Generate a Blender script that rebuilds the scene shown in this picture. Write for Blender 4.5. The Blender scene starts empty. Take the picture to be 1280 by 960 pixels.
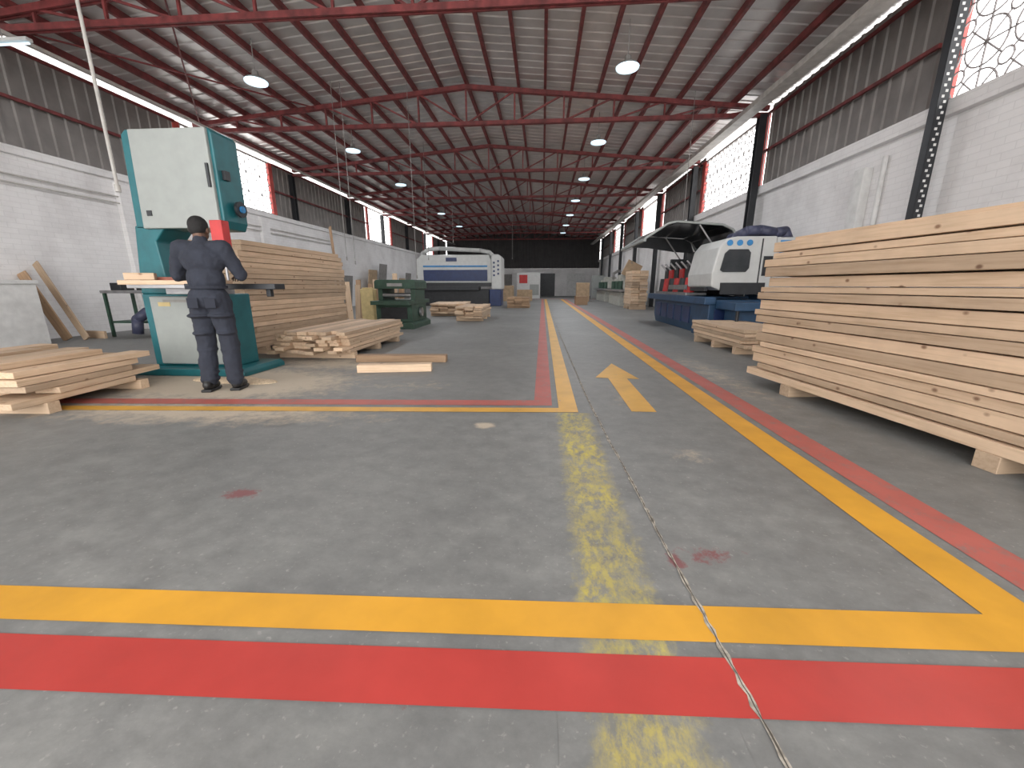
import bpy, bmesh, math, random
from mathutils import Vector, Matrix, Euler
random.seed(7)
R=random.uniform
COL=bpy.context.scene.collection
XL,XR,YB,YE=-10.4,6.0,-3.0,45.0
RX=-2.2; ZE=5.85; ZR=6.6

# ---------------------------------------------------------------- materials
def newmat(name):
    m=bpy.data.materials.new(name); m.use_nodes=True
    nt=m.node_tree; b=nt.nodes["Principled BSDF"]
    return m,nt,b
def ramp(nt,src,stops):
    r=nt.nodes.new("ShaderNodeValToRGB"); e=r.color_ramp.elements
    e[0].position,e[0].color=stops[0][0],(*stops[0][1],1)
    e[1].position,e[1].color=stops[-1][0],(*stops[-1][1],1)
    for p,c in stops[1:-1]:
        x=e.new(p); x.color=(*c,1)
    nt.links.new(src,r.inputs[0]); return r
def mixc(nt,fac,a,b,bt='MIX'):
    m=nt.nodes.new("ShaderNodeMix"); m.data_type='RGBA'; m.blend_type=bt
    for s,v in((0,fac),(6,a),(7,b)):
        if isinstance(v,(int,float)): m.inputs[s].default_value=v
        elif isinstance(v,tuple): m.inputs[s].default_value=(*v,1)
        else: nt.links.new(v,m.inputs[s])
    return m.outputs[2]
def math_(nt,op,a,b=None,clamp=False):
    m=nt.nodes.new("ShaderNodeMath"); m.operation=op; m.use_clamp=clamp
    for i,v in enumerate((a,b)):
        if v is None: continue
        if isinstance(v,(int,float)): m.inputs[i].default_value=v
        else: nt.links.new(v,m.inputs[i])
    return m.outputs[0]
def noise(nt,vec,scale,detail=4,rough=.55):
    n=nt.nodes.new("ShaderNodeTexNoise"); n.inputs['Scale'].default_value=scale
    n.inputs['Detail'].default_value=detail; n.inputs['Roughness'].default_value=rough
    if vec is not None: nt.links.new(vec,n.inputs['Vector'])
    return n.outputs[0]
def mapping(nt,vec,scale=(1,1,1),rot=(0,0,0),loc=(0,0,0)):
    m=nt.nodes.new("ShaderNodeMapping"); m.inputs['Scale'].default_value=scale
    m.inputs['Rotation'].default_value=rot; m.inputs['Location'].default_value=loc
    nt.links.new(vec,m.inputs['Vector']); return m.outputs[0]
def bump(nt,b,h,strength,dist=.01):
    n=nt.nodes.new("ShaderNodeBump"); n.inputs['Strength'].default_value=strength
    n.inputs['Distance'].default_value=dist
    nt.links.new(h,n.inputs['Height']); nt.links.new(n.outputs[0],b.inputs['Normal'])
def objco(nt):
    return nt.nodes.new("ShaderNodeTexCoord").outputs['Object']
def paint(name,c,rough=.45,metal=0,var=.12,scale=6,bmp=0):
    m,nt,b=newmat(name); co=objco(nt)
    n=noise(nt,co,scale)
    lo=tuple(max(0,x*(1-var*1.6)) for x in c); hi=tuple(min(1,x*(1+var)) for x in c)
    r=ramp(nt,n,[(.3,lo),(.65,hi)])
    nt.links.new(r.outputs[0],b.inputs['Base Color'])
    b.inputs['Roughness'].default_value=rough; b.inputs['Metallic'].default_value=metal
    if bmp: bump(nt,b,noise(nt,co,scale*6),bmp,.005)
    return m
def wood(name,pale,dark):
    m,nt,b=newmat(name)
    co=objco(nt); oi=nt.nodes.new("ShaderNodeObjectInfo")
    add=nt.nodes.new("ShaderNodeVectorMath"); add.operation='ADD'
    sc=nt.nodes.new("ShaderNodeVectorMath"); sc.operation='SCALE'
    comb=nt.nodes.new("ShaderNodeCombineXYZ")
    for i in range(3): nt.links.new(oi.outputs['Random'],comb.inputs[i])
    nt.links.new(comb.outputs[0],sc.inputs[0]); sc.inputs['Scale'].default_value=37
    nt.links.new(co,add.inputs[0]); nt.links.new(sc.outputs[0],add.inputs[1])
    v=add.outputs[0]
    g=noise(nt,mapping(nt,v,(26,1.1,26)),1.6,6,.65)
    r=ramp(nt,g,[(.28,dark),(.5,pale),(.75,tuple(x*1.1 for x in pale))])
    big=noise(nt,v,2.4,4,.6)
    bf=ramp(nt,big,[(.45,(0,0,0)),(.75,(1,1,1))]).outputs[0]
    c=mixc(nt,math_(nt,'MULTIPLY',bf,.5),r.outputs[0],tuple(x*.66 for x in pale))
    vo=nt.nodes.new("ShaderNodeTexVoronoi"); vo.inputs['Scale'].default_value=4.0
    nt.links.new(mapping(nt,v,(1.6,1.15,1.6)),vo.inputs['Vector'])
    k=ramp(nt,vo.outputs['Distance'],[(.05,(1,1,1)),(.12,(0,0,0))])
    c=mixc(nt,math_(nt,'MULTIPLY',k.outputs[0],.85),c,(.17,.075,.035))
    hv=nt.nodes.new("ShaderNodeHueSaturation"); nt.links.new(c,hv.inputs['Color'])
    hv.inputs['Saturation'].default_value=.95
    nt.links.new(math_(nt,'ADD',math_(nt,'MULTIPLY',oi.outputs['Random'],.46),.68),hv.inputs['Value'])
    nt.links.new(hv.outputs[0],b.inputs['Base Color'])
    b.inputs['Roughness'].default_value=.65
    bump(nt,b,g,.2,.004)
    return m
M={}
M['pine']=wood('pine',(.63,.455,.305),(.48,.325,.195))
M['pine_dark']=wood('pine_dark',(.44,.28,.16),(.31,.185,.10))
M['teal']=paint('teal_paint',(.010,.115,.135),.4,var=.1)
M['ltgrey']=paint('light_grey_paint',(.28,.30,.288),.38,var=.04)
M['red']=paint('red_primer',(.16,.030,.030),.6,var=.3)
M['redbright']=paint('red_paint',(.50,.03,.03),.45)
M['redframe']=paint('red_frame',(.45,.07,.06),.5)
M['fence']=paint('fence_pink',(.30,.10,.07),.6)
M['dark']=paint('dark_steel',(.03,.032,.036),.4,.3)
M['steel']=paint('bare_steel',(.35,.35,.36),.35,.7)
M['white']=paint('white_enamel',(.55,.56,.55),.35,var=.04)
M['offwhite']=paint('off_white',(.66,.66,.65),.7,var=.08)
M['blue']=paint('machine_blue',(.018,.06,.13),.45)
M['navy']=paint('navy',(.012,.03,.11),.4)
M['skyblue']=paint('label_blue',(.03,.22,.50),.5)
M['green']=paint('machine_green',(.03,.07,.048),.5,var=.2)
M['cable']=paint('cable_grey',(.25,.24,.23),.6)
M['conduit']=paint('conduit_white',(.5,.48,.45),.5)
M['hose']=paint('dark_hose',(.05,.055,.10),.5)
M['yellowobj']=paint('yellow_plastic',(.50,.39,.18),.5)
M['skin']=paint('skin_brown',(.13,.065,.04),.55,var=.08,scale=20)
M['hair']=paint('black_hair',(.008,.007,.007),.75,scale=60,bmp=.6)
M['overall']=paint('slate_cotton',(.024,.028,.042),.9,var=.12,scale=9,bmp=.2)
M['belt']=paint('slate_seam',(.019,.022,.034),.9)
M['shoe']=paint('black_leather',(.012,.012,.013),.45)
M['mask']=paint('mask_cloth',(.75,.78,.8),.8)
M['grille']=paint('grille_iron',(.30,.28,.28),.5,.1)
M['mdf']=paint('mdf_board',(.42,.30,.19),.7)
M['tarp']=paint('dusty_grey',(.22,.21,.20),.8)
M['sawdust']=paint('sawdust',(.62,.49,.34),.95,var=.15,scale=60,bmp=.8)
M['beige']=paint('beige_enamel',(.40,.40,.36),.45)
m,nt,b=newmat('dark_glass'); b.inputs['Roughness'].default_value=.15
nt.links.new(ramp(nt,noise(nt,objco(nt),3),[(.3,(.015,.02,.025)),(.7,(.04,.045,.05))]).outputs[0],b.inputs['Base Color']); M['glass']=m
m,nt,b=newmat('lamp_glow'); b.inputs['Base Color'].default_value=(.8,.9,1,1)
b.inputs['Emission Color'].default_value=(.66,.88,1,1); b.inputs['Emission Strength'].default_value=1.1; M['glow']=m
def concrete_color(nt,co):
    n1=noise(nt,co,.6,7,.62); n2=noise(nt,co,7,8,.7); n3=noise(nt,mapping(nt,co,(1,1.6,1),(0,0,.5)),4.2,11,.78)
    a=ramp(nt,n1,[(.32,(.160,.163,.162)),(.52,(.186,.189,.186)),(.72,(.228,.23,.226))]).outputs[0]
    bb=ramp(nt,n3,[(.36,(.74,.74,.74)),(.5,(.96,.96,.96)),(.66,(1.22,1.22,1.2))]).outputs[0]
    c=mixc(nt,.7,a,bb,'MULTIPLY')
    cc=ramp(nt,n2,[(.3,(.78,.78,.78)),(.62,(1.10,1.10,1.08))]).outputs[0]
    c=mixc(nt,.7,c,cc,'MULTIPLY')
    sp=noise(nt,co,45,3,.6)
    s=ramp(nt,sp,[(.62,(0,0,0)),(.72,(1,1,1))]).outputs[0]
    c=mixc(nt,math_(nt,'MULTIPLY',s,.35),c,(.42,.41,.38))
    return c,n1,n2,n3
def blob(nt,co,cx,cy,sx,sy):
    mp=mapping(nt,co,(1/sx,1/sy,0),loc=(-cx/sx,-cy/sy,0))
    l=nt.nodes.new("ShaderNodeVectorMath"); l.operation='LENGTH'; nt.links.new(mp,l.inputs[0])
    return math_(nt,'SUBTRACT',1.0,l.outputs['Value'],True)
m,nt,b=newmat('concrete_floor'); co=objco(nt)
c,n1,n2,n3=concrete_color(nt,co)
dn=noise(nt,co,6,9,.8)
tot=None
for (cx,cy,sx,sy,w) in [(-3.6,4.3,2.2,1.3,.9),(-3.2,3.2,3.2,.6,.58),(-3.0,5.5,2.2,1.0,.55),(-.45,3.05,.14,.12,.85),(-1.5,4.3,2.2,.7,.3),(-6,3.6,2.0,1.2,.6),(2.2,5.2,.7,4,.36),(1.0,2.55,.3,.25,.38),(.9,4.0,.5,1.2,.33),(-5,9,4,4,.33)]:
    v=math_(nt,'MULTIPLY',blob(nt,co,cx,cy,sx,sy),w)
    tot=v if tot is None else math_(nt,'MAXIMUM',tot,v)
dm=math_(nt,'ADD',tot,dn)
dm=ramp(nt,dm,[(.74,(0,0,0)),(1.0,(1,1,1))]).outputs[0]
c=mixc(nt,math_(nt,'MULTIPLY',dm,.8),c,(.52,.44,.34))
rn=noise(nt,co,14,6,.8)
rt=None
for (cx,cy,sx,sy,w) in [(-1.62,1.86,.17,.11,.5),(.72,1.52,.26,.13,.34),(.57,1.47,.06,.1,.5),(-.35,.83,.15,.1,.2)]:
    v=math_(nt,'MULTIPLY',blob(nt,co,cx,cy,sx,sy),w); rt=v if rt is None else math_(nt,'MAXIMUM',rt,v)
rm=ramp(nt,math_(nt,'ADD',rt,rn),[(.72,(0,0,0)),(.84,(1,1,1))]).outputs[0]
rm=math_(nt,'MULTIPLY',rm,math_(nt,'GREATER_THAN',rt,.01))
c=mixc(nt,math_(nt,'MULTIPLY',rm,.75),c,(.19,.045,.05))
nt.links.new(c,b.inputs['Base Color'])
rr=ramp(nt,n3,[(.3,(.46,)*3),(.7,(.68,)*3)]).outputs[0]
nt.links.new(mixc(nt,dm,rr,(.9,.9,.9)),b.inputs['Roughness'])
bump(nt,b,n2,.2,.006); M['floor']=m
def linepaint(name,c,wear=.5,soft=.08,rough=.5,edge=None):
    m,nt,b=newmat(name); co=objco(nt)
    cc,n1,n2,n3=concrete_color(nt,co)
    w=noise(nt,co,9,9,.8)
    mask=ramp(nt,w,[(wear-soft,(0,0,0)),(wear,(1,1,1))]).outputs[0]
    if edge:
        s=nt.nodes.new("ShaderNodeSeparateXYZ"); nt.links.new(co,s.inputs[0])
        rag=math_(nt,'MULTIPLY',math_(nt,'SUBTRACT',noise(nt,co,16,6,.7),.5),.16)
        dx=math_(nt,'ABSOLUTE',math_(nt,'ADD',math_(nt,'SUBTRACT',s.outputs[0],edge[0]),rag))
        e=ramp(nt,dx,[(edge[1]*.55,(1,1,1)),(edge[1],(0,0,0))]).outputs[0]
        w2=ramp(nt,noise(nt,mapping(nt,co,(1.6,.8,1)),13,9,.78),[(.42,(.08,.08,.08)),(.58,(1,1,1))]).outputs[0]
        w3=ramp(nt,noise(nt,co,2.2,3),[(.35,(.45,.45,.45)),(.6,(1,1,1))]).outputs[0]
        mask=math_(nt,'MULTIPLY',math_(nt,'MULTIPLY',e,w2),w3)
    pc=ramp(nt,noise(nt,co,3,5),[(.3,tuple(x*.84 for x in c)),(.7,tuple(min(1,x*1.08) for x in c))]).outputs[0]
    nt.links.new(mixc(nt,mask,cc,pc),b.inputs['Base Color'])
    b.inputs['Roughness'].default_value=rough; bump(nt,b,n2,.15,.004); return m
M['yl']=linepaint('yellow_line',(.64,.32,.03),.24)
M['rl']=linepaint('red_line',(.44,.05,.042),.23,rough=.38)
M['rlw']=linepaint('red_line_worn',(.42,.11,.09),.48,.2,.55)
M['ylm']=linepaint('yellow_line_mid',(.62,.34,.05),.42,.12)
M['ylw']=linepaint('yellow_line_worn',(.50,.41,.085),.5,.1,.62,edge=(.29,.16))
def brick(name,base):
    m,nt,b=newmat(name); co=objco(nt)
    s=nt.nodes.new("ShaderNodeSeparateXYZ"); nt.links.new(co,s.inputs[0])
    cb=nt.nodes.new("ShaderNodeCombineXYZ"); nt.links.new(math_(nt,'ADD',s.outputs[1],s.outputs[0]),cb.inputs[0]); nt.links.new(s.outputs[2],cb.inputs[1])
    br=nt.nodes.new("ShaderNodeTexBrick"); nt.links.new(cb.outputs[0],br.inputs['Vector'])
    br.inputs['Scale'].default_value=1; br.inputs['Brick Width'].default_value=.30; br.inputs['Row Height'].default_value=.10
    br.inputs['Mortar Size'].default_value=.008; br.inputs['Mortar Smooth'].default_value=.8
    br.inputs['Color1'].default_value=(*base,1); br.inputs['Color2'].default_value=(*[x*.96 for x in base],1); br.inputs['Mortar'].default_value=(*[x*.88 for x in base],1)
    n=noise(nt,co,.8,6,.65)
    st=ramp(nt,n,[(.3,(.80,.79,.79)),(.55,(1,1,1))]).outputs[0]
    c=mixc(nt,1.0,br.outputs['Color'],st,'MULTIPLY')
    chip=ramp(nt,noise(nt,co,5,6,.75),[(.64,(0,0,0)),(.74,(1,1,1))]).outputs[0]
    c=mixc(nt,math_(nt,'MULTIPLY',chip,.35),c,(.3,.25,.23))
    nt.links.new(c,b.inputs['Base Color']); b.inputs['Roughness'].default_value=.8
    bump(nt,b,math_(nt,'SUBTRACT',noise(nt,co,18,4),br.outputs['Fac']),.3,.008); return m
M['brick']=brick('painted_brick',(.80,.79,.79))
M['clad']=paint('metal_cladding',(.20,.185,.175),.5,.2,.12,2)
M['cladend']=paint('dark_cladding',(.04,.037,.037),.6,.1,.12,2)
M['roof']=paint('roof_sheet',(.62,.60,.585),.33,.5,.10,1.5)

# ---------------------------------------------------------------- builder
class P:
    def __init__(s): s.bm=bmesh.new()
    def _new(s,ret,mat):
        bmesh.ops.transform(s.bm,matrix=mat,verts=ret['verts']); return s
    def box(s,x0,x1,y0,y1,z0,z1,rot=None):
        c=Vector(((x0+x1)/2,(y0+y1)/2,(z0+z1)/2))
        m=Matrix.Translation(c)
        if rot: m=m@Euler(rot).to_matrix().to_4x4()
        m=m@Matrix.Diagonal((abs(x1-x0),abs(y1-y0),abs(z1-z0),1))
        return s._new(bmesh.ops.create_cube(s.bm,size=1),m)
    def cyl(s,p0,p1,r0,r1=None,seg=16):
        p0=Vector(p0);p1=Vector(p1); r1=r0 if r1 is None else r1
        d=p1-p0; L=d.length
        if L<1e-6: return s
        q=Vector((0,0,1)).rotation_difference(d.normalized()).to_matrix().to_4x4()
        return s._new(bmesh.ops.create_cone(s.bm,cap_ends=True,segments=seg,radius1=r0,radius2=r1,depth=L),Matrix.Translation((p0+p1)/2)@q)
    def bar(s,p0,p1,w,h=None):
        p0=Vector(p0);p1=Vector(p1); h=h or w
        d=p1-p0; q=d.to_track_quat('Y','Z').to_matrix().to_4x4()
        return s._new(bmesh.ops.create_cube(s.bm,size=1),Matrix.Translation((p0+p1)/2)@q@Matrix.Diagonal((w,d.length,h,1)))
    def ell(s,c,r,seg=20):
        if isinstance(r,(int,float)): r=(r,r,r)
        return s._new(bmesh.ops.create_uvsphere(s.bm,u_segments=seg,v_segments=seg//2+2,radius=1),Matrix.Translation(c)@Matrix.Diagonal((*r,1)))
    def path(s,pts,r,seg=10):
        for a,b in zip(pts[:-1],pts[1:]):
            s.cyl(a,b,r,r,seg)
        for p in pts[1:-1]: s.ell(p,r,seg)
        return s
    def cap(s,p0,p1,r0,r1,seg=14):
        s.cyl(p0,p1,r0,r1,seg); s.ell(p0,r0,seg); s.ell(p1,r1,seg); return s
    def prism(s,poly,a0,a1,axis='Y'):
        f=lambda u,v,a:{'Y':(u,a,v),'X':(a,u,v),'Z':(u,v,a)}[axis]
        A=[s.bm.verts.new(f(u,v,a0)) for u,v in poly]; B=[s.bm.verts.new(f(u,v,a1)) for u,v in poly]
        n=len(poly); s.bm.faces.new(A); s.bm.faces.new(B[::-1])
        for i in range(n): s.bm.faces.new((A[i],B[i],B[(i+1)%n],A[(i+1)%n]))
        return s
    def quads(s,vs,fs):
        V=[s.bm.verts.new(v) for v in vs]
        for f in fs: s.bm.faces.new([V[i] for i in f])
        return s
    def done(s,name,mat,parent=None,bev=0,smooth=False,label=None,cat=None,kind=None,group=None,loc=None):
        bmesh.ops.recalc_face_normals(s.bm,faces=s.bm.faces)
        me=bpy.data.meshes.new(name); s.bm.to_mesh(me); s.bm.free()
        me.materials.append(M[mat] if isinstance(mat,str) else mat)
        if smooth:
            for p in me.polygons: p.use_smooth=True
        o=bpy.data.objects.new(name,me); COL.objects.link(o)
        if parent: o.parent=parent
        if loc: o.location=loc
        if bev:
            md=o.modifiers.new('b','BEVEL'); md.width=bev; md.segments=2; md.limit_method='ANGLE'; md.angle_limit=.7
        tag(o,label,cat,kind,group); return o
def tag(o,label=None,cat=None,kind=None,group=None):
    if label:o["label"]=label
    if cat:o["category"]=cat
    if kind:o["kind"]=kind
    if group:o["group"]=group
def thing(name,loc,label,cat,rz=0,group=None):
    e=bpy.data.objects.new(name,None); COL.objects.link(e); e.location=loc; e.rotation_euler=(0,0,rz); e.empty_display_size=.2
    tag(e,label,cat,None,group); return e

# ---------------------------------------------------------------- shell
P().box(XL-.3,XR+.3,YB,YE+.3,-.2,0).done('floor','floor',kind='structure')
WZ=3.75
P().box(XL-.3,XL,YB,YE,0,WZ).done('wall_left','brick',kind='structure')
P().box(XR,XR+.3,YB,YE,0,WZ).done('wall_right','brick',kind='structure')
P().box(XL-.3,XR+.3,YE,YE+.3,0,2.9).done('wall_end','brick',kind='structure')
tn=[0]
def trim():
    tn[0]+=1; return 'trim_%d'%tn[0]
P().box(XL,XL+.08,YB,YE,WZ-.16,WZ).done(trim(),'brick',kind='structure',bev=.01)
P().box(XR-.12,XR,YB,YE,WZ-.22,WZ).done(trim(),'brick',kind='structure',bev=.01)
def clad(x,y0,y1,z0,z1,inward,axis='Y',mat='clad'):
    p=P(); st=.30; n=int((y1-y0)/st); vs=[];fs=[]
    prof=[(0,0),(.12,0),(.14,.03),(.20,.03),(.22,0)]
    pts=[]
    for i in range(n+1):
        for a,d in prof:
            yy=y0+i*st+a
            if yy<=y1: pts.append((yy,d))
    for i,(yy,d) in enumerate(pts):
        for z in (z0,z1):
            vs.append((x+inward*d,yy,z) if axis=='Y' else (yy,x+inward*d,z))
        if i: k=2*i; fs.append((k-2,k-1,k+1,k))
    p.quads(vs,fs); return p.done(trim(),mat,kind='structure')
ZC=5.62
wR=[(3.1,7.6),(12.75,17.2),(22.4,26.9),(32,36.5)]; wL=[(11.9,16.1),(24.6,28.6),(36,39.5)]
def clads(x,inw,wins,zc):
    y=YB
    for a,b_ in wins+[(YE,YE)]:
        if a-y>.3: clad(x,y,a,WZ,zc,inw)
        y=b_
clads(XR+.1,-1,wR,5.80); clads(XL-.1,1,wL,5.66)
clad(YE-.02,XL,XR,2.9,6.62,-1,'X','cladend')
for x in (XL+.0,XR-.0):
    for z in (4.65,ZC-.04):
        s=1 if x<0 else -1
        wins=wL if x<0 else wR; y=YB
        p=P()
        for a,b_ in wins+[(YE,YE)]:
            if a-y>.3: p.box(x,x+s*.05,y,a,z-.03,z+.03)
            y=b_
        p.done(trim(),'red',kind='structure')
wn=[0]
def window(x,y0,y1,z0,z1,s,jw):
    wn[0]+=1
    e=bpy.data.objects.new('window_%d'%wn[0],None); COL.objects.link(e); e.location=(x,(y0+y1)/2,z0); e["kind"]='structure'
    w=(y1-y0)/2; h=z1-z0
    p=P(); t=.03
    p.box(-t,t,-w,w,0,.05); p.box(-t,t,-w,w,h-.05,h)
    p.done('window_frame','cable',e)
    for sg in(-1,1):
        yy=sg*(w-jw/2)
        P().box(-.05,.05,yy-jw/2,yy+jw/2,0,h).done('window_jamb','redframe',e,label='red painted steel jamb')
    p=P(); n=max(3,int(2*w/.62)); cw=2*w/n; r=.013
    for i in range(n+1): p.cyl((0,-w+i*cw,0),(0,-w+i*cw,h),r,r,6)
    for z in (h/3,2*h/3): p.cyl((0,-w,z),(0,w,z),r,r,6)
    def arc(cy,cz,rr,a0,a1,k=8):
        pts=[(0,cy+rr*math.cos(a0+(a1-a0)*j/k),cz+rr*math.sin(a0+(a1-a0)*j/k)) for j in range(k+1)]
        for a,b_ in zip(pts[:-1],pts[1:]): p.cyl(a,b_,r,r,5)
    ch=h/3
    for i in range(n):
        for j in range(3):
            cy=-w+(i+.5)*cw; cz=(j+.5)*ch
            arc(cy,cz,.10,0,2*math.pi,10)
            for sy in(-1,1):
                for sz in(-1,1):
                    arc(cy+sy*cw/2,cz+sz*ch/2,ch*.46,math.atan2(-sz,-sy)-.75,math.atan2(-sz,-sy)+.75,6)
                    p.cyl((0,cy+sy*cw/2,cz+sz*ch/2),(0,cy+sy*.07,cz+sz*.07),r*.9,r*.9,5)
    p.done('window_grille','grille',e)
for a,b_ in wR: window(XR+.06,a,b_,WZ,ZC,-1,.26)
for a,b_ in wL: window(XL-.06,a,b_,WZ,ZC,1,.20)
def rz(x): return ZR-(ZR-ZE)*(abs(x-RX)/(RX-XL))
p=P(); vs=[];fs=[]; y=YB
prof=[(0,0),(.24,0),(.26,.022),(.30,.022)]
ys=[]
while y<YE:
    for a,d in prof: ys.append((y+a,d))
    y+=.32
for i,(yy,d) in enumerate(ys):
    for x in (XL-.5,RX,XR+.5): vs.append((x,yy,rz(x)+d))
    if i:
        k=3*i; fs+=[(k-3,k-2,k+1,k),(k-2,k-1,k+2,k+1)]
p.quads(vs,fs); ro=p.done('ceiling','roof',kind='structure')
xs=[XL+.3+i*.72 for i in range(24)]
for x in xs:
    if x>XR-.1: continue
    o=P().box(-.034,.034,YB,YE,-.14,0).done('roof_purlin','red',label='dark red steel purlin running under the metal roof',cat='roof beam',group='roof purlins',loc=(x,0,rz(x)-.01))
tys=[2.9]+[7.7+4.8*i for i in range(8)]
def truss_mesh():
    p=P(); zb=5.5; n=12
    xs=[XL+.1+(XR-XL-.2)*i/n for i in range(n+1)]
    zt=lambda x: rz(x)-.2
    for i in range(n):
        a,b_=xs[i],xs[i+1]
        for dy in(-.04,.04): p.bar((a,dy,zb),(b_,dy,zb),.04,.10)
    pts=[XL+.1,RX,XR-.1]
    for a,b_ in zip(pts[:-1],pts[1:]):
        for dy in(-.04,.04): p.bar((a,dy,zt(a)),(b_,dy,zt(b_)),.04,.11)
    for i in range(n+1):
        if 0<i<n: p.bar((xs[i],0,zb),(xs[i],0,zt(xs[i])),.045)
    for i in range(n):
        a,b_=xs[i],xs[i+1]
        if i<n//2: p.bar((a,0,zt(a)),(b_,0,zb),.04)
        else: p.bar((a,0,zb),(b_,0,zt(b_)),.04)
    return p
t0=truss_mesh().done('roof_truss','red',label='dark red steel lattice truss spanning the hall',cat='roof truss',group='roof trusses',loc=(0,tys[0],0))
for y in tys[1:]:
    o=t0.copy(); o.location=(0,y,0); COL.objects.link(o)
for (x0,x1) in ((XL+.3,-6.5),):
    for a,b_ in ((7.7,12.5),):
        P().bar((x0,a,rz(x0)-.2),(x1,b_,rz(x1)-.2),.03).bar((x1,a,rz(x1)-.2),(x0,b_,rz(x0)-.2),.03).done('roof_brace','red',label='thin dark red diagonal bracing under the roof',cat='roof brace',group='roof braces')
P().box(5.0,5.3,YB,YE,5.30,5.42).done('cable_tray','conduit',label='long pale metal cable tray under the eaves',cat='cable tray')
P().box(-9.55,-9.47,YB,YE,5.38,5.44).done('cable_tray','conduit',label='narrow pale conduit run below the eaves',cat='cable tray')
def column(x,y,z0):
    p=P(); p.box(-.02,.02,-.09,.09,z0,5.5).box(-.09,.09,-.10,-.08,z0,5.5).box(-.09,.09,.08,.10,z0,5.5).box(-.12,.12,-.12,.12,z0,z0+.02)
    p.done('steel_column','dark',label='dark steel I-section column against the painted wall',cat='column',group='wall columns',loc=(x,y,0))
for y in tys[2:]:
    column(XR-.24,y,0)
    column(XL+.0,y,WZ)
e=thing('slotted_post',(5.74,7.05,0),'tall dark slotted angle steel post beside the brick wall','post')
p=P(); p.box(-.07,.07,-.005,.005,0,5.5); p.box(-.07,-.06,-.0,.12,0,5.5); p.box(.06,.07,0,.12,0,5.5); p.done('upright','dark',e)
sl=P().box(-.018,.018,-.009,-.004,0,.035).done('slot','offwhite',e,label='pale punched slot'); sl.location=(0,0,1.5)
for i in range(1,56):
    o=sl.copy(); o.parent=e; o.location=((.018 if i%2 else -.018),0,1.5+i*.07); COL.objects.link(o)
for z in (3.2,3.05):
    P().cyl((XL+.07,YB,z),(XL+.07,20,z-.0),.018).done('wall_pipe','conduit',label='grey conduit pipe clipped along the white brick wall',cat='pipe',group='wall pipes')
P().cyl((XR-.05,8.2,0),(XR-.05,8.2,3.3),.04).done('wall_pipe','offwhite',label='vertical white pipe on brick wall',cat='pipe')
P().box(XR-.16,XR,8.5,8.75,1.0,3.2).done('wall_duct','offwhite',label='white boxed cable duct on brick wall',cat='duct',bev=.01)
for y in (4.5,9.8,14.9):
    P().box(XL,XL+.12,y,y+.45,0,WZ-.22).done(trim(),'brick',kind='structure')

# ---------------------------------------------------------------- floor markings
def mark(pts,mat,name,label,z=.002):
    p=P(); V=[p.bm.verts.new((x,y,z)) for x,y in pts]; p.bm.faces.new(V)
    return p.done(name,mat,label=label,cat='floor marking')
S=.035
f=lambda c,x:c+S*x
Ly='bright yellow painted safety line on grey concrete'; Lr='red painted safety line on grey concrete'
mark([(-9,f(1.06,-9)),(1.73,f(1.06,1.73)),(1.73,f(1.209,1.73)),(-9,f(1.209,-9))],'yl','floor_line',Ly,.003)
mark([(-9,f(.829,-9)),(5,f(.829,5)),(5,f(1.005,5)),(-9,f(1.005,-9))],'rl','floor_line',Lr,.003)
mark([(1.53,f(1.209,1.53)),(1.73,f(1.209,1.73)),(1.71,34),(1.50,34)],'yl','floor_line',Ly,.003)
mark([(1.80,f(1.005,1.8)),(2.0,f(1.005,2.0)),(1.97,34),(1.79,34)],'rlw','floor_line','worn red painted line beside the yellow aisle line')
sm=.058
g=lambda c,x:c+sm*(x-.2)
mark([(-7.5,g(3.43,-7.5)),(.34,g(3.43,.34)),(.34,g(3.56,.34)),(-7.5,g(3.56,-7.5))],'ylm','floor_line',Ly,.003)
mark([(-7.5,g(3.64,-7.5)),(.11,g(3.64,.11)),(.11,g(3.81,.11)),(-7.5,g(3.81,-7.5))],'rlw','floor_line','worn red painted line edging the machine bay')
mark([(.17,3.56),(.34,3.56),(.36,34),(.18,34)],'ylm','floor_line',Ly,.003)
mark([(-.06,3.8),(.11,3.8),(.10,34),(-.05,34)],'rlw','floor_line','worn red painted line edging the machine bay')
mark([(.06,.3),(.52,.3),(.52,3.42),(.06,3.42)],'ylw','floor_line','faded old yellow line worn off the concrete',.0015)
mark([(.82,3.5),(1.04,3.5),(1.045,4.83),(1.19,4.81),(1.02,5.8),(.67,4.86),(.82,4.84)],'ylm','floor_arrow','yellow painted direction arrow on grey concrete',.003)
mark([(-6,34.2),(6,34.2),(6,34.6),(-6,34.6)],'rlw','floor_line',Lr)
cp=[(.62,.3),(.59,.85),(.57,1.22),(.55,1.6),(.54,2.0),(.50,2.9),(.47,3.85),(.45,6),(.42,9),(.40,14),(.40,30)]
pts=[]
for (x0,y0),(x1,y1) in zip(cp[:-1],cp[1:]):
    n=max(2,int((y1-y0)/.03)) if y0<9 else 4
    for i in range(n): t=i/n; pts.append((x0+(x1-x0)*t+R(-.002,.002),y0+(y1-y0)*t))
p=P(); vs=[];fs=[]
for i,(x,y) in enumerate(pts):
    w=.0008+R(0,.0022)
    vs+=[(x-w,y,.0042),(x+w,y,.0042)]
    if i: k=2*i; fs.append((k-2,k-1,k+1,k))
p.quads(vs,fs).done('floor_crack',paint('crack_dark',(.07,.06,.05),.9),label='thin dark crack running along the concrete floor',cat='crack')
p=P(); vs=[];fs=[]
for i,(x,y) in enumerate(pts):
    w=.002+R(0,.009); o_=R(-.003,.003)
    vs+=[(x-w+o_,y,.0038),(x+w+o_,y,.0038)]
    if i: k=2*i; fs.append((k-2,k-1,k+1,k))
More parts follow.
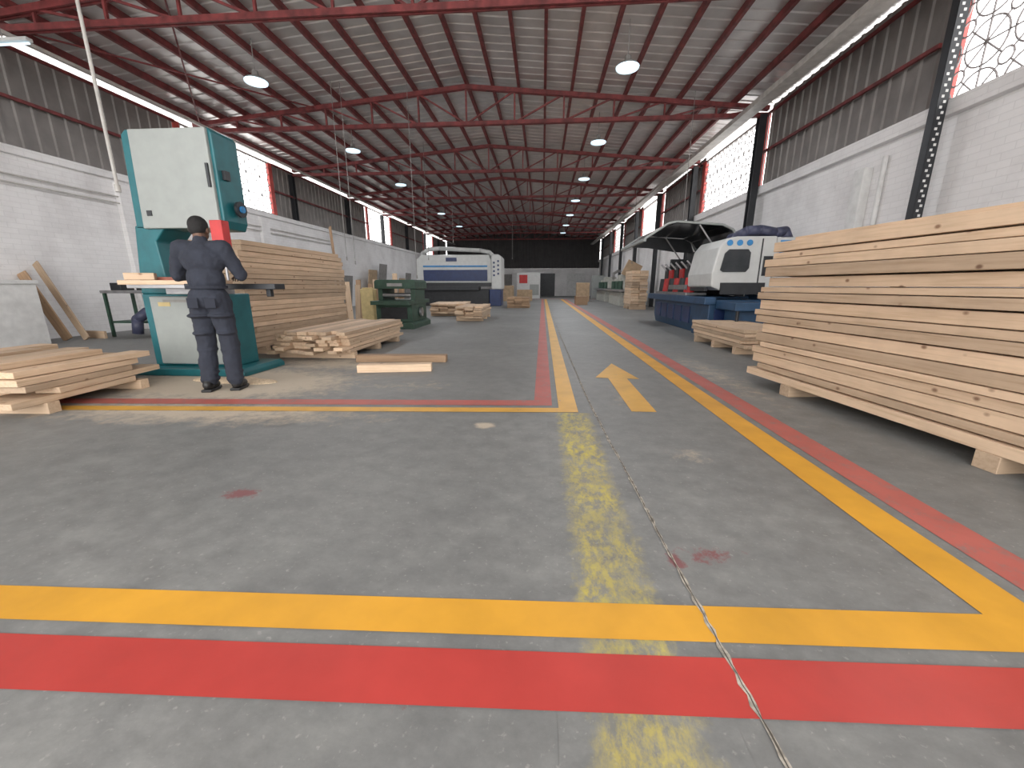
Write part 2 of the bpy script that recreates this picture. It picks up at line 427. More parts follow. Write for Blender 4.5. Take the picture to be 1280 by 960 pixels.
p.quads(vs,fs).done('crack_filler',paint('crack_pale',(.36,.33,.28),.9,var=.4,scale=30),label='pale crumbling filler along the floor crack',cat='filler')

# ---------------------------------------------------------------- planks
cache={}
def pmesh(l,w,t,mat):
    k=(round(l,2),round(w,3),round(t,3),mat)
    if k not in cache:
        bm=bmesh.new(); bmesh.ops.create_cube(bm,size=1)
        bmesh.ops.transform(bm,matrix=Matrix.Diagonal((w,l,t,1)),verts=bm.verts)
        bmesh.ops.bevel(bm,geom=bm.edges[:],offset=.003,segments=1,affect='EDGES')
        me=bpy.data.meshes.new('plank'); bm.to_mesh(me); bm.free(); me.materials.append(M[mat]); cache[k]=me
    return cache[k]
def plank(x,y,z,l,w,t,rz=0,label='pale sawn pine plank in a stack',group=None,mat='pine',name='pine_plank',rot=None):
    o=bpy.data.objects.new(name,pmesh(l,w,t,mat)); COL.objects.link(o)
    o.location=(x,y,z+t/2); o.rotation_euler=rot if rot else (0,0,rz); tag(o,label,'plank',None,group); return o
def prop(p0,p1,w,t,label,group=None,mat='pine'):
    p0=Vector(p0);p1=Vector(p1); d=p1-p0
    o=bpy.data.objects.new('propped_board',pmesh(d.length,w,t,mat)); COL.objects.link(o)
    o.location=(p0+p1)/2; o.rotation_euler=d.to_track_quat('Y','X').to_euler(); tag(o,label,'board',None,group); return o
def stack(cx,cy,rz,L,W,ncol,layers,t,gap,jx,jy,label,group,base=.1,bear=3,mat='pine',wob=0,tops=None,bearw=.1):
    c,s=math.cos(rz),math.sin(rz)
    T=lambda u,v:(cx+c*u-s*v,cy+s*u+c*v)
    bv=bear if isinstance(bear,(list,tuple)) else [-L*.40+L*.80*i/(bear-1) for i in range(bear)]
    for v in bv:
        X,Y=T(0,v)
        plank(X,Y,0,W*1.02,bearw,base,rz+math.pi/2,'thick pine bearer block under a plank stack',group+' bearers',mat,'timber_bearer')
    z=base; pw=W/ncol
    for k in range(layers):
        tt=t[k%len(t)] if isinstance(t,(list,tuple)) else t
        for i in range(ncol):
            if tops and k>=layers-len(tops) and i not in tops[k-layers+len(tops)]: continue
            ju=R(-jx,jx) if i in(0,ncol-1) else 0
            u=-W/2+pw*(i+.5)+ju; v=R(-jy,jy)
            ll=L+ (0 if jy<.02 else random.choice((0,-.1,-.2,.08)) )
            X,Y=T(u,v); plank(X,Y,z,ll,pw-.006-abs(ju),tt,rz+R(-wob,wob),label,group,mat)
        z+=tt+(gap if k%3 else gap*1.8)
    return z
ang=math.atan(.135)
W=1.1;L=3.4
fx,fy=2.42,4.78
vx,vy=-math.sin(ang),math.cos(ang); ux,uy=math.cos(ang),math.sin(ang)
cx=fx-vx*L/2+ux*W/2; cy=fy-vy*L/2+uy*W/2
zt=stack(cx,cy,ang,L,W,3,17,[.075,.055,.095,.07,.05,.09,.095],.007,.028,.07,'long pale pine plank in the tall stack beside the aisle','tall pine stack by the aisle',base=.11,bear=[L/2-.62,L/2-2.33,-L/2+.35],wob=.004,bearw=.13)
for k,(l,du,dv,zz) in enumerate([(2.6,-.36,.1,0),(2.4,-.1,-.1,0)]):
    X=cx+ux*du+vx*dv; Y=cy+uy*du+vy*dv
    plank(X,Y,zt+zz,l,.2,.03,ang+.01*k,'loose pine board lying on top of the tall stack','tall pine stack by the aisle')
stack(-5.15,7.6,0,3.2,1.2,3,20,[.08,.07,.085],.004,.02,.04,'pine plank in the tall stack behind the bandsaw','tall pine stack behind the bandsaw',base=.12,wob=.003)
stack(-3.5,6.95,0,2.4,1.2,8,6,.05,.004,.008,.12,'short pine plank in a low uneven stack','low pine stack on the floor',base=.1,wob=.008,tops=[{0,1,2,3,4,5,6,7},{1,2,3,4,5,6,7}])
stack(-5.15,3.5,.05,1.1,1.6,7,6,.055,.004,.008,.18,'short rough pine offcut in a messy pile','messy pine pile by the bandsaw',base=.1,bear=2,wob=.08,tops=[{0,1,3,4,5,6},{0,1,2,4,5}])
plank(-1.92,5.06,0,.95,.14,.10,math.pi/2+.17,'short loose pine board lying flat on concrete','loose boards on floor')
plank(-2.07,5.76,0,1.33,.16,.10,math.pi/2+.07,'loose brownish pine board lying on concrete','loose boards on floor','pine_dark')
stack(-2.3,13.7,0,2.2,.85,3,6,.055,.004,.01,.12,'pine plank in a small low stack near machines','small pine stack',base=.1,wob=.01)
stack(-3.55,15.8,.1,2.2,1.3,4,6,.055,.004,.01,.15,'pine plank in a small stack by the green machine','pine stack by green machine',base=.1,wob=.01,mat='pine')
stack(-1.2,21.3,0,1.8,1.1,3,5,.08,.004,.01,.1,'brown plank in a distant low stack','brown stack down the bay',base=.1,mat='pine_dark')
stack(3.62,7.6,.05,1.9,.95,3,5,.055,.004,.01,.1,'pine plank in a low stack behind the tall stack','low pine stack by the moulder',base=.12,wob=.01)
stack(4.5,20.3,0,1.6,.75,2,13,.12,.006,.01,.04,'pine plank in a tall narrow stack','narrow stack down the bay',base=.12)
prop((-4.75,9.4,.02),(-5.05,9.75,2.45),.14,.03,'long board leaning upright behind the pine stack',mat='pine_dark')

# ---------------------------------------------------------------- band saw
bs=thing('bandsaw',(-4.25,4.75,0),'large teal and light grey industrial bandsaw on concrete','bandsaw')
P().prism([(-.95,0),(.60,0),(.60,.05),(.55,.09),(-.85,.09),(-.95,.05)],-.18,.62,'Y').done('base_plate','teal',bs,bev=.01)
P().prism([(-.76,.09),(.36,.09),(.36,1.0),(-.76,1.0)],.03,.44,'Y').done('lower_housing','teal',bs,bev=.015)
P().prism([(-.63,.12),(.28,.12),(.28,.97),(-.63,.97)],-.01,.04,'Y').done('lower_door','ltgrey',bs,bev=.012)
P().prism([(-.76,1.0),(-.22,1.0),(-.38,1.15),(-.42,1.62),(-.25,1.80),(-.66,1.80)],.03,.44,'Y').done('neck','teal',bs,bev=.015)
P().prism([(-.64,1.76),(.46,1.76),(.50,1.85),(.50,2.78),(.46,2.83),(-.54,2.83),(-.60,2.78)],.03,.42,'Y').done('upper_housing','teal',bs,bev=.015)
d=P().prism([(-.51,1.76),(.46,1.76),(.46,2.82),(-.47,2.82)],-.01,.04,'Y').done('upper_door','ltgrey',bs,bev=.012)
P().box(.41,.44,-.03,-.01,2.2,2.45).done('door_handle','dark',d)
p=P(); p.cyl((.50,.25,2.0),(.56,.25,2.0),.025); p.cyl((.54,.25,2.0),(.57,.25,2.0),.09,.09,24); p.done('handwheel','dark',bs)
P().cyl((.57,.25,2.0),(.59,.25,2.0),.04).done('handwheel_hub','skyblue',bs)
P().box(.50,.54,.1,.18,2.3,2.40).done('limit_switch','dark',bs)
P().box(-.42,-.36,-.02,-.01,1.9,1.96).done('door_latch','dark',bs)
P().box(.37,.52,-.06,.06,1.40,1.84).done('blade_guard','redbright',bs,bev=.008)
P().box(.43,.45,-.0,.02,1.1,1.42).done('saw_blade','steel',bs)
p=P(); p.box(-.45,.50,-.42,.02,1.07,1.11); p.box(-.2,.35,-.2,.2,1.0,1.07); t=p.done('saw_table','steel',bs,bev=.004)
P().box(.3,1.35,-.48,-.30,1.06,1.12).box(1.2,1.25,-.42,-.36,.98,1.06).done('table_extension','dark',bs,bev=.006)
P().box(-.6,.25,-.10,-.07,1.11,1.20).box(-.5,-.4,-.10,.0,1.11,1.16).done('rip_fence','fence',bs,bev=.004)
P().box(-.52,-.36,-.014,-.01,.85,.90).done('data_plate','yellowobj',bs,label='small yellow plate')
P().box(-.45,.1,-.014,-.01,.90,.93).done('maker_plate','cable',bs,label='thin grey plate')
plank(-4.25,4.50,1.11,1.2,.16,.05,math.pi/2+.1,'pine board being pushed across the bandsaw table')
plank(-4.72,4.54,1.165,.28,.1,.08,math.pi/2+.5,'short pine offcut lying on the bandsaw table')
p=P(); p.ell((0,0,0),(.28,.16,.04)); p.ell((.3,-.05,0),(.22,.12,.03)); p.ell((-.35,.02,0),(.22,.10,.03))
p.done('sawdust_heap','sawdust',label='low spread heap of pale sawdust at the saw foot',cat='sawdust',kind='stuff',smooth=True,loc=(-3.6,4.38,0))

# ---------------------------------------------------------------- person
ps=thing('person',(-3.42,3.97,0),'standing person in dark slate coveralls feeding timber into the bandsaw','person',rz=.22)
def remesh(o,v,sm=8):
    md=o.modifiers.new('r','REMESH'); md.mode='VOXEL'; md.voxel_size=v; md.use_smooth_shade=True
    if sm: s=o.modifiers.new('s','SMOOTH'); s.iterations=sm; s.factor=.5
sh=[Vector((-.195,.02,1.465)),Vector((.195,.02,1.465))]
el=[Vector((-.305,.09,1.21)),Vector((.29,.09,1.21))]
wr=[Vector((-.21,.36,1.20)),Vector((.16,.35,1.20))]
ha=[Vector((-.16,.44,1.195)),Vector((.10,.43,1.195))]
body=P()
hc=Vector((-.03,.095,1.66))
body.ell(hc,(.073,.092,.105)); body.ell(hc+Vector((0,.035,-.055)),(.055,.06,.062))
body.ell(hc+Vector((0,.108,-.02)),(.012,.022,.02)); body.ell(hc+Vector((0,.094,-.062)),(.025,.012,.010))
for s in(-1,1):
    body.ell(hc+Vector((s*.078,-.005,-.02)),(.012,.02,.032)); body.ell(hc+Vector((s*.03,.082,.008)),(.016,.012,.010))
body.cap((-.01,.03,1.46),(-.02,.05,1.60),.058,.052)
body.cap((0,.0,1.0),(0,.02,1.36),.09,.10)
for i in(0,1):
    s=-1 if i==0 else 1
    body.cap((0,.02,1.42),sh[i],.05,.04); body.cap(sh[i],el[i],.04,.032); body.cap(el[i],wr[i],.034,.025)
    body.cap((0,0,1.0),(s*.09,0,.93),.06,.06); body.cap((s*.09,0,.93),(s*.11,.03,.5),.055,.04); body.cap((s*.11,.03,.5),(s*.125,-.01,.09),.042,.033)
    d=(ha[i]-wr[i]).normalized(); side=d.cross(Vector((0,0,1))).normalized()
    for kk in(-1,-.33,.33,1):
        body.cap(wr[i],ha[i]+side*kk*.026,.022,.013,8)
    for n_,kk in enumerate((-1,-.33,.33,1)):
        ln=(.062,.078,.084,.070)[n_ if i==0 else 3-n_]
        a=ha[i]+side*kk*.029; b1=a+d*ln*.5+side*kk*.006+Vector((0,0,-.004)); b2=b1+d*ln*.3+Vector((0,0,-.018)); b3=b2+d*ln*.2+Vector((0,0,-.018))
        body.cap(a,b1,.0095,.0088,8); body.cap(b1,b2,.0088,.008,8); body.cap(b2,b3,.008,.007,8)
    ts=1 if i==0 else -1
    a=wr[i]+d*.03+side*ts*.02; b1=a+side*ts*.03+d*.025+Vector((0,0,-.01)); b2=b1+d*.03+side*ts*.008+Vector((0,0,-.015))
    body.cap(a,b1,.013,.011,8); body.cap(b1,b2,.011,.009,8)
bo=body.done('body','skin',ps,smooth=True); remesh(bo,.0045,2)
cv=P()
cv.ell((0,.01,1.36),(.205,.13,.17)); cv.ell((0,.0,1.16),(.172,.120,.16)); cv.ell((0,-.005,.98),(.188,.135,.14)); cv.ell((0,.02,1.455),(.20,.085,.065))
cv.cap((0,.02,1.46),(-.01,.04,1.54),.085,.064)
cv.ell((-.075,-.055,.95),(.09,.085,.10)); cv.ell((.075,-.055,.95),(.09,.085,.10))
for i in(0,1):
    s=-1 if i==0 else 1
    cv.cap((0,.02,1.44),sh[i],.085,.078); m1=sh[i].lerp(el[i],.5)
    cv.cap(sh[i],m1,.078,.070); cv.cap(m1,el[i],.070,.064); cv.cap(el[i],el[i].lerp(wr[i],.85),.064,.046)
    cv.cap((s*.085,0,.93),(s*.10,.015,.70),.112,.096); cv.cap((s*.10,.015,.70),(s*.112,.03,.50),.096,.086)
    cv.cap((s*.112,.03,.50),(s*.120,.0,.28),.086,.082); cv.cap((s*.120,.0,.28),(s*.125,-.01,.12),.082,.076)
    cv.ell((s*.125,.0,.13),(.086,.094,.035)); cv.ell((s*.122,.005,.20),(.089,.089,.025)); cv.ell((s*.113,.02,.44),(.092,.088,.025))
    cv.ell((s*.095,-.02,.80),(.118,.115,.03)); cv.ell((s*.105,.0,.62),(.098,.1,.025))
co_=cv.done('coveralls','overall',ps,smooth=True); remesh(co_,.009,3)
tx=bpy.data.textures.new('folds','CLOUDS'); tx.noise_scale=.09
dm_=co_.modifiers.new('d','DISPLACE'); dm_.texture=tx; dm_.strength=.026; dm_.mid_level=.45
p=P()
for k in range(28):
    a0=2*math.pi*k/28;a1=2*math.pi*(k+1)/28
    p.bar((.182*math.cos(a0),.129*math.sin(a0)-.002,1.085),(.182*math.cos(a1),.129*math.sin(a1)-.002,1.085),.010,.028)
p.done('waistband','belt',ps)
for x0 in(-.13,.03):
    P().box(x0,x0+.10,-.154,-.146,.88,.98).done('back_pocket','belt',ps,bev=.004)
p=P(); p.ell(hc+Vector((0,-.015,.028)),(.084,.098,.093)); p.ell(hc+Vector((0,-.045,-.01)),(.075,.068,.07))
h=p.done('hair','hair',ps,smooth=True); remesh(h,.006,2)
p=P(); p.ell(hc+Vector((0,.075,-.045)),(.055,.052,.045))
for s in(-1,1): p.bar(hc+Vector((s*.05,.07,-.04)),hc+Vector((s*.084,-.01,-.02)),.006,.012)
p.done('face_mask','mask',ps,smooth=True)
for s,yo in((-1,-.02),(1,.02)):
    p=P(); X=s*.13
    p.ell((X,.06+yo,.055),(.05,.10,.048)); p.ell((X,-.03+yo,.07),(.047,.065,.062)); p.cap((X,-.02+yo,.08),(X,-.02+yo,.13),.05,.05)
    o=p.done('work_shoe','shoe',ps,smooth=True); remesh(o,.007,3)
    P().prism([(X-.05,-.09+yo),(X+.05,-.09+yo),(X+.055,.08+yo),(X+.03,.16+yo),(X-.03,.16+yo),(X-.055,.08+yo)],0,.028,'Z').done('shoe_sole','shoe',o,bev=.006)

# ---------------------------------------------------------------- green machine
g=thing('thicknesser',(-3.85,11.0,0),'dark green cast iron planing machine on concrete','woodworking machine')
P().prism([(-.55,0),(.55,0),(.55,.12),(.45,.18),(-.45,.18),(-.55,.12)],-.8,.8,'Y').done('base','green',g,bev=.005)
P().box(-.48,.48,-.65,.65,.18,.62).done('body','green',g,bev=.006)
P().box(-.5,.5,-.95,.95,.62,.72).done('table','green',g,bev=.005)
P().box(-.5,-.38,-.4,.5,.72,1.1).done('side_frame','green',g,bev=.005)
P().box(.38,.5,-.4,.5,.72,1.1).done('side_frame','green',g,bev=.005)
P().prism([(-.55,1.02),(.55,1.02),(.55,1.2),(.5,1.25),(-.5,1.25),(-.55,1.2)],-.5,.55,'Y').done('hood','green',g,bev=.006)
P().cyl((-.38,-.35,.85),(.38,-.35,.85),.05).done('roller','steel',g)
P().cyl((-.38,.35,.85),(.38,.35,.85),.05).done('roller','steel',g)
P().cyl((.5,0,.4),(.56,0,.4),.12,.12,20).done('handwheel','steel',g)
P().box(-.35,.35,-.67,-.65,.25,.55).done('access_panel','dark',g)
P().box(-.2,.2,-.52,-.5,1.08,1.16).done('plate','steel',g)

# ---------------------------------------------------------------- wide sander
w=thing('wide_belt_sander',(-4.75,23.0,0),'large white and blue wide belt sanding machine','woodworking machine')
P().box(-2.2,1.8,-.3,1.4,0,.9).done('base','dark',w,bev=.03)
P().box(-1.9,1.3,-.8,.0,.85,1.05).done('feed_table','dark',w,bev=.01)
P().prism([(-2.3,1.25),(1.94,1.25),(1.94,2.45),(1.8,2.75),(-2.0,2.75),(-2.3,2.45)],-.2,1.4,'Y').done('upper_body','white',w,bev=.04)
P().box(-1.9,1.7,-.24,-.19,1.35,1.95).done('belt_cover','navy',w,bev=.01)
P().box(-1.9,1.7,-.24,-.19,2.1,2.18).done('belt_stripe','skyblue',w)
P().box(-.6,.0,-.23,-.2,2.4,2.6).done('badge','navy',w)
P().prism([(1.95,.9),(2.5,.9),(2.5,2.6),(2.35,2.75),(1.95,2.75)],-.45,1.3,'Y').done('control_column','white',w,bev=.04)
for k in range(4):
    z=1.6+k*.22; P().box(2.05,2.15,-.47,-.45,z,z+.1).done('control_button','navy',w); P().box(2.28,2.38,-.47,-.45,z+.08,z+.18).done('control_button','navy',w)
P().box(1.85,2.5,-.6,.6,0,.9).done('front_leg','navy',w,bev=.03)
p=P(); p.path([(-2.0,0,2.6),(-1.95,0,2.85),(-1.6,0,3.05),(-1.0,0,3.1),(1.3,0,2.98),(1.8,0,2.88),(2.0,0,2.7)],.11,12); p.done('dust_duct','white',w,smooth=True)
P().box(-2.3,1.9,-.15,.0,1.05,1.25).done('pressure_beam','dark',w)

# ---------------------------------------------------------------- moulder
mo=thing('four_side_moulder',(3.6,9.1,0),'blue and white four-sided moulding machine with raised hood','woodworking machine')
P().prism([(.10,0),(1.25,0),(1.25,.85),(.04,.85),(.04,.25)],.9,4.4,'Y').done('base','blue',mo,bev=.02)
P().prism([(-.02,0),(1.25,0),(1.25,.80),(-.02,.80)],-.05,.85,'Y').done('drive_base','blue',mo,bev=.02)
P().box(-.14,.1,-.1,4.6,.70,.86).done('front_rail','blue',mo,bev=.015)
for k in range(5): P().box(.02,.05,1.2+k*.62,1.65+k*.62,.2,.6).done('base_panel','navy',mo,bev=.005)
for k in range(2): P().box(.1+k*.55,.5+k*.55,-.08,-.05,.2,.6).done('base_panel','navy',mo,bev=.005)
P().box(.1,1.1,-1.0,-.1,.62,.78).done('infeed_table','blue',mo,bev=.015)
P().box(.25,.95,-.75,-.2,0,.62).done('infeed_leg','blue',mo,bev=.02)
P().box(.0,.5,1.5,4.3,.86,.93).done('bed','steel',mo,bev=.005)
hd=P().prism([(.02,1.08),(.0,1.35),(.10,1.88),(.24,2.06),(.45,2.10),(1.25,2.10),(1.25,1.0),(.2,1.0)],.05,1.5,'Y').done('enclosure','white',mo,bev=.03)
P().prism([(.16,1.42),(.22,1.76),(.30,1.84),(.68,1.84),(.74,1.77),(.74,1.46),(.68,1.38),(.22,1.38)],.02,.05,'Y').done('window_pane','glass',hd)
P().prism([(.95,1.1),(.97,1.1),(.97,2.05),(.95,2.05)],.035,.05,'Y').done('panel_joint','dark',hd)
P().box(1.02,1.2,.03,.05,1.3,1.7).done('control_panel','dark',hd)
for x0 in(.30,.50,.70): P().cyl((x0,.03,1.97),(x0,.05,1.97),.06,.06,16).done('emblem','skyblue',hd)
P().box(.2,1.1,.0,.05,.92,1.16).done('feed_opening','dark',hd)
P().box(-.02,.04,.3,1.2,.98,1.06).done('side_slot','dark',hd)
for k,yy in enumerate((1.75,2.2,2.65,3.1,3.6,4.0)):
    P().cyl((.15,yy,.93),(.15,yy,1.30),.13,.10,16).box(.2,.85,yy-.15,yy+.15,1.0,1.55+.1*(k%2)).done('cutter_head','redbright' if k%2==0 else 'dark',mo,bev=.01)
    P().cyl((.25,yy,1.5),(.05,yy+.05,1.72),.025).done('clamp_lever','steel',mo)
P().box(.9,1.25,1.5,4.4,.86,2.08).done('rear_housing','dark',mo,bev=.02)
P().box(.4,1.2,4.3,4.42,.86,1.9).done('end_panel','dark',mo,bev=.02)
P().box(-.02,.03,1.55,2.9,1.0,1.12).done('guard_rail','steel',mo)
prof=[(1.2,2.08),(1.0,2.42),(.75,2.54),(-.35,2.62),(-.55,2.58),(-1.10,2.22)]
dn=[(a,b_-.03) for a,b_ in prof[::-1]]
hh=P().prism(prof+dn,1.65,4.45,'Y').done('hood','glass',mo,label='raised dark tinted hood')
for y0 in (1.6,4.45):
    p=P()
    for a,b_ in zip(prof[:-1],prof[1:]): p.bar((a[0],y0,a[1]+.0),(b_[0],y0,b_[1]+.0),.05,.05)
    p.done('hood_rib','ltgrey',hh,bev=.01)
P().box(-1.13,-1.06,1.55,4.5,2.16,2.23).done('hood_edge','ltgrey',hh,bev=.01)
P().prism([(1.1,2.08),(.98,2.38),(.75,2.50),(-.35,2.58),(-.5,2.52),(-.9,2.27),(-.3,2.24),(.5,2.12)],4.40,4.43,'Y').done('hood_cheek','dark',hh)
for y0 in(1.6,4.4): P().cyl((1.0,y0,1.5),(.2,y0,2.54),.02).done('gas_strut','steel',mo)
p=P(); p.path([(.62,.6,2.02),(.64,.5,2.16),(.78,.38,2.24),(1.0,.3,2.25),(1.3,.28,2.19),(1.5,.3,2.22),(1.62,.35,2.05)],.10,14); p.done('extraction_hose','hose',mo,smooth=True)
p=P(); p.path([(.8,1.4,2.02),(.85,1.3,2.2),(1.2,1.0,2.28),(1.5,.9,2.22),(1.6,.85,2.02)],.10,14); p.done('extraction_hose','hose',mo,smooth=True)
P().box(1.27,1.7,.1,1.0,.9,2.08).done('control_cabinet','white',mo,bev=.02)
P().box(1.34,1.55,.085,.1,1.62,2.02).done('cabinet_label','skyblue',mo)
P().box(1.27,1.9,-.6,1.2,0,.9).done('rear_base','blue',mo,bev=.02)
for x0 in(.2,.9): P().cyl((x0,-.9,.0),(x0,-.9,.63),.03).done('leg','dark',mo)

def far_machine(x,y,L,label,tilt=False,mat='beige'):
    e=thing('woodworking_machine',(x,y,0),label,'woodworking machine')
    P().box(0,1.1,0,L,0,.75).done('base',mat,e,bev=.03)
    P().box(-.15,1.0,-.3,L+.3,.78,.9).done('bed','steel',e,bev=.01)
    for k in range(3):
        P().box(.2,1.0,.3+k*L*.3,.3+k*L*.3+L*.2,.9,1.5+.2*(k%2)).done('housing',mat,e,bev=.05)
        P().cyl((.1,.3+k*L*.3+.3,.9),(.1,.3+k*L*.3+.3,1.35),.12).done('spindle_motor','green',e)
    p=P(); p.path([(.6,.6,1.5),(.6,.7,1.9),(1.0,1.2,2.1),(1.3,2,2.1)],.09,10); p.done('dust_hose','cable',e,smooth=True)
    if tilt: P().box(.1,.9,-.2,.0,1.5,2.3,rot=(0,.45,0)).done('hood','mdf',e,label='brown tilted cover')
    return e
far_machine(4.2,22.5,3.8,'long beige planing machine with green motors',True)
far_machine(4.3,28.5,4.5,'grey woodworking machine near the far wall')
e=thing('electrical_cabinet',(4.6,34.8,0),'tall pale grey electrical cabinet in the aisle bay','cabinet')
P().box(-.5,.5,-.5,.5,0,1.9).done('body','ltgrey',e,bev=.02); P().box(-.45,.45,-.52,-.5,.1,1.8).done('door','ltgrey',e,bev=.01)
def carton(x,y,sx,sy,sz,mat,label,cat='carton'):
    e=P(); e.box(-sx/2,sx/2,-sy/2,sy/2,0,sz); e.box(-sx/2-.01,sx/2+.01,-sy*.02,sy*.02,.02,sz+.01); return e.done(cat,mat,label=label,cat=cat,loc=(x,y,0),bev=.01)
carton(-2.6,30,1.0,.9,1.1,'mdf','brown board carton stacked on the floor')
carton(-1.3,30.5,1.1,1.0,.8,'mdf','low brown carton on the floor')
carton(2.9,30,.9,.9,1.3,'mdf','tall brown carton on the floor')
carton(2.3,24.5,.7,.9,.5,'pine_dark','small brown crate beside the aisle','crate')
e=thing('tool_cabinet',(-1.2,36.0,0),'white steel cabinet with red panel near far wall','cabinet')
P().box(-1.0,1.0,-.3,.3,0,2.2).done('body','white',e,bev=.02)
P().box(-.8,-.1,-.32,-.3,1.3,2.0).done('panel','redbright',e)
P().box(.1,.9,-.32,-.3,.3,1.2).done('door','ltgrey',e)
def door(n,x,wd,h,mat):
    P().box(x-wd/2,x+wd/2,YE-.06,YE,0,h).box(x-wd/2-.08,x-wd/2,YE-.09,YE,0,h+.08).box(x+wd/2,x+wd/2+.08,YE-.09,YE,0,h+.08).box(x-wd/2-.08,x+wd/2+.08,YE-.09,YE,h,h+.08).done('door_%d'%n,mat,kind='structure')
door(1,.5,1.5,2.3,'dark'); door(2,3.6,1.8,2.3,'offwhite'); door(3,-4.2,1.6,2.2,'cable')

# ---------------------------------------------------------------- left side clutter
e=thing('masonry_plinth',(-9.91,6.5,0),'white painted masonry block against the brick wall','plinth')
P().box(-.46,.44,-.55,.55,0,1.13).done('block','offwhite',e,bev=.01); P().box(-.47,.47,-.58,.58,1.13,1.2).done('capping','offwhite',e,bev=.01)
gp='boards propped by the wall'; lb='rough board propped against the white wall'
prop((-9.45,7.65,.02),(-10.3,7.75,1.55),.16,.03,lb,gp)
prop((-9.75,7.55,.02),(-10.33,7.5,1.35),.20,.03,lb,gp,'pine_dark')
prop((-9.3,7.9,.03),(-9.9,8.0,.03),.25,.05,'short board lying by the white wall',gp)
e=thing('workbench',(-8.95,8.5,0),'small steel workbench with tools and blue hose','workbench')
P().box(-.55,.5,-.35,.35,.94,1.0).done('top','steel',e,bev=.005)
for a in(-.5,.45):
    for b_ in(-.3,.3): P().bar((a,b_,0),(a,b_,.94),.05).done('leg','green',e)
P().box(-.5,.45,-.3,.3,.3,.34).done('shelf','green',e)
P().box(-.45,-.2,-.2,.1,1.0,1.16).done('bench_vice','dark',e,bev=.01)
P().cyl((.15,0,1.0),(.15,0,1.3),.05).box(.05,.35,-.1,.1,1.0,1.08).done('bench_drill','dark',e,bev=.01)
p=P(); p.path([(.3,-.5,.1),(.35,-.5,.4),(.5,-.4,.55),(.75,-.2,.5),(.95,0,.2)],.10,12); p.done('flexible_hose','hose',e,smooth=True)
for k in range(11):
    h_=1.0+R(0,.5); x=-6.6+k*.2
    o=plank(x,13.2+R(-.3,.3),0,h_,.16,.04,mat='pine' if k%2 else 'pine_dark',label='upright offcut board standing in a row',group='upright offcuts',name='offcut_board',rot=(math.pi/2-.08,R(-.05,.05),R(-.3,.3)))
    o.location.z=h_/2+.0
P().box(-.2,.2,-.15,.15,0,1.0).box(-.16,.16,-.11,.11,1.0,1.04).done('storage_container','yellowobj',label='upright dull yellow container beside offcut boards',cat='container',loc=(-5.35,12.3,0),bev=.03)
P().cyl((0,0,0),(0,0,1.2),.2,.2,20).cyl((0,0,1.2),(0,0,1.22),.05,.05,12).done('fabric_roll','offwhite',label='upright pale roll beside offcut boards',cat='roll',loc=(-4.85,12.6,0))
for k,y in enumerate((14,15.5,18.6,20.4,23.6,25.2,28.6,30)):
    P().box(-.03,.03,-.55,.55,0,1.6+.4*(k%3),rot=(0,.12,0)).box(-.06,.04,-.5,-.4,.0,.1).done('sheet_panel','tarp' if k%2 else 'mdf',label='large sheet panel leaning on the side wall',cat='panel',group='panels leaning on wall',loc=(XL+.4,y,.0))
P().cyl((-6.3,6.0,2.55),(-6.3,6.0,6.25),.022).cyl((-6.3,6.0,2.45),(-6.3,6.0,2.55),.035).done('drop_pipe','conduit',label='pale vertical conduit dropping from roof to machine',cat='pipe')
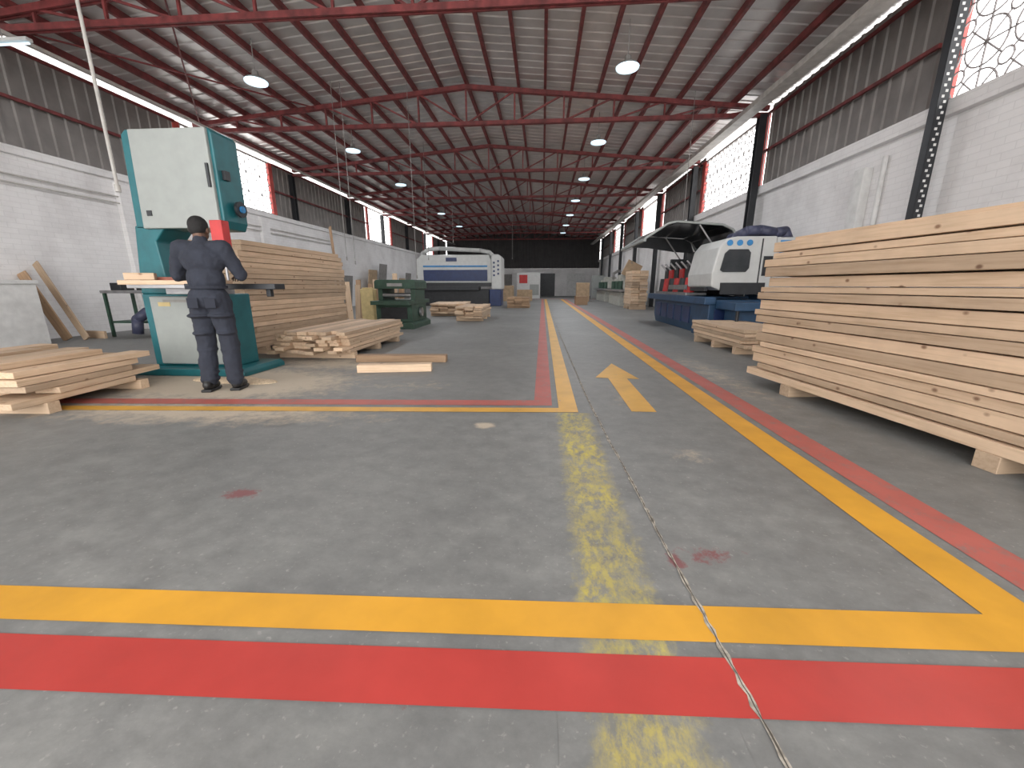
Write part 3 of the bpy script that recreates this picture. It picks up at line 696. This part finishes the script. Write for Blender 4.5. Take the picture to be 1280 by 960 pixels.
for x,y,z in [(-5.6,11.6,1.9),(-5.45,11.8,1.8),(-4.6,16.6,2.2),(-3.7,12,1.4),(-4.3,20,3.2),(3.9,12.3,2.8),(-1.9,26,2.8),(4.6,22,2.3)]:
    P().cyl((0,0,z),(0,0,rz(x)),.008,.008,6).cyl((0,0,z-.1),(0,0,z),.02,.02,8).done('drop_cable','cable',label='thin electric cable hanging from the roof',cat='cable',group='hanging cables',loc=(x,y,0))
# ---------------------------------------------------------------- lamps
def lamp(x,y,z=5.42,en=85):
    e=thing('high_bay_lamp',(x,y,z),'round pale high bay lamp hanging from the roof' ,'lamp',group='high bay lamps')
    P().cyl((0,0,0),(0,0,.05),.24,.19,24).cyl((0,0,.05),(0,0,.09),.19,.1,24).done('lamp_shade','ltgrey',e)
    P().cyl((0,0,.09),(0,0,.2),.07,.06,16).done('ballast','cable',e)
    P().cyl((0,0,.2),(0,0,rz(x)-z-.005),.010,.010,6).done('suspension_rod','cable',e)
    P().cyl((0,0,-.03),(0,0,0),.225,.235,24).done('diffuser','glow',e)
    L=bpy.data.lights.new('lamp_light','AREA'); L.shape='DISK'; L.size=.43; L.energy=en; L.color=(.95,.97,1)
    lo=bpy.data.objects.new('lamp_light',L); COL.objects.link(lo); lo.parent=e; lo.location=(0,0,-.06)
for k in range(7): lamp(1.65,9.6+4.4*k)
for k in range(5): lamp(-6.3,9.6+(4.6 if k<3 else 5.5)*k)
e=thing('tube_lamp',(-9.3,7.4,5.15),'thin white fluorescent tube hanging below the roof','lamp')
P().box(-.5,.5,-.05,.05,0,.05).done('housing','white',e); P().cyl((-.48,0,-.03),(.48,0,-.03),.018).done('tube','glow',e); P().cyl((0,0,.05),(0,0,.8),.008).done('cord','cable',e)

# ---------------------------------------------------------------- world, camera
wd=bpy.data.worlds.new('W'); bpy.context.scene.world=wd; wd.use_nodes=True
bg=wd.node_tree.nodes['Background']; bg.inputs[0].default_value=(1,.985,.965,1); bg.inputs[1].default_value=4.7
th,psi=.2412,.0737
cam=bpy.data.cameras.new('cam'); cam.sensor_fit='HORIZONTAL'; cam.sensor_width=36; cam.lens=500/1280*36; cam.clip_end=200
co=bpy.data.objects.new('camera',cam); COL.objects.link(co); co.location=(0,0,1.1)
co.rotation_euler=(math.pi/2-th,0,psi)
sc=bpy.context.scene; sc.camera=co
sc.view_settings.view_transform='Standard'
try: sc.view_settings.look='None'
except: pass
sc.view_settings.exposure=0
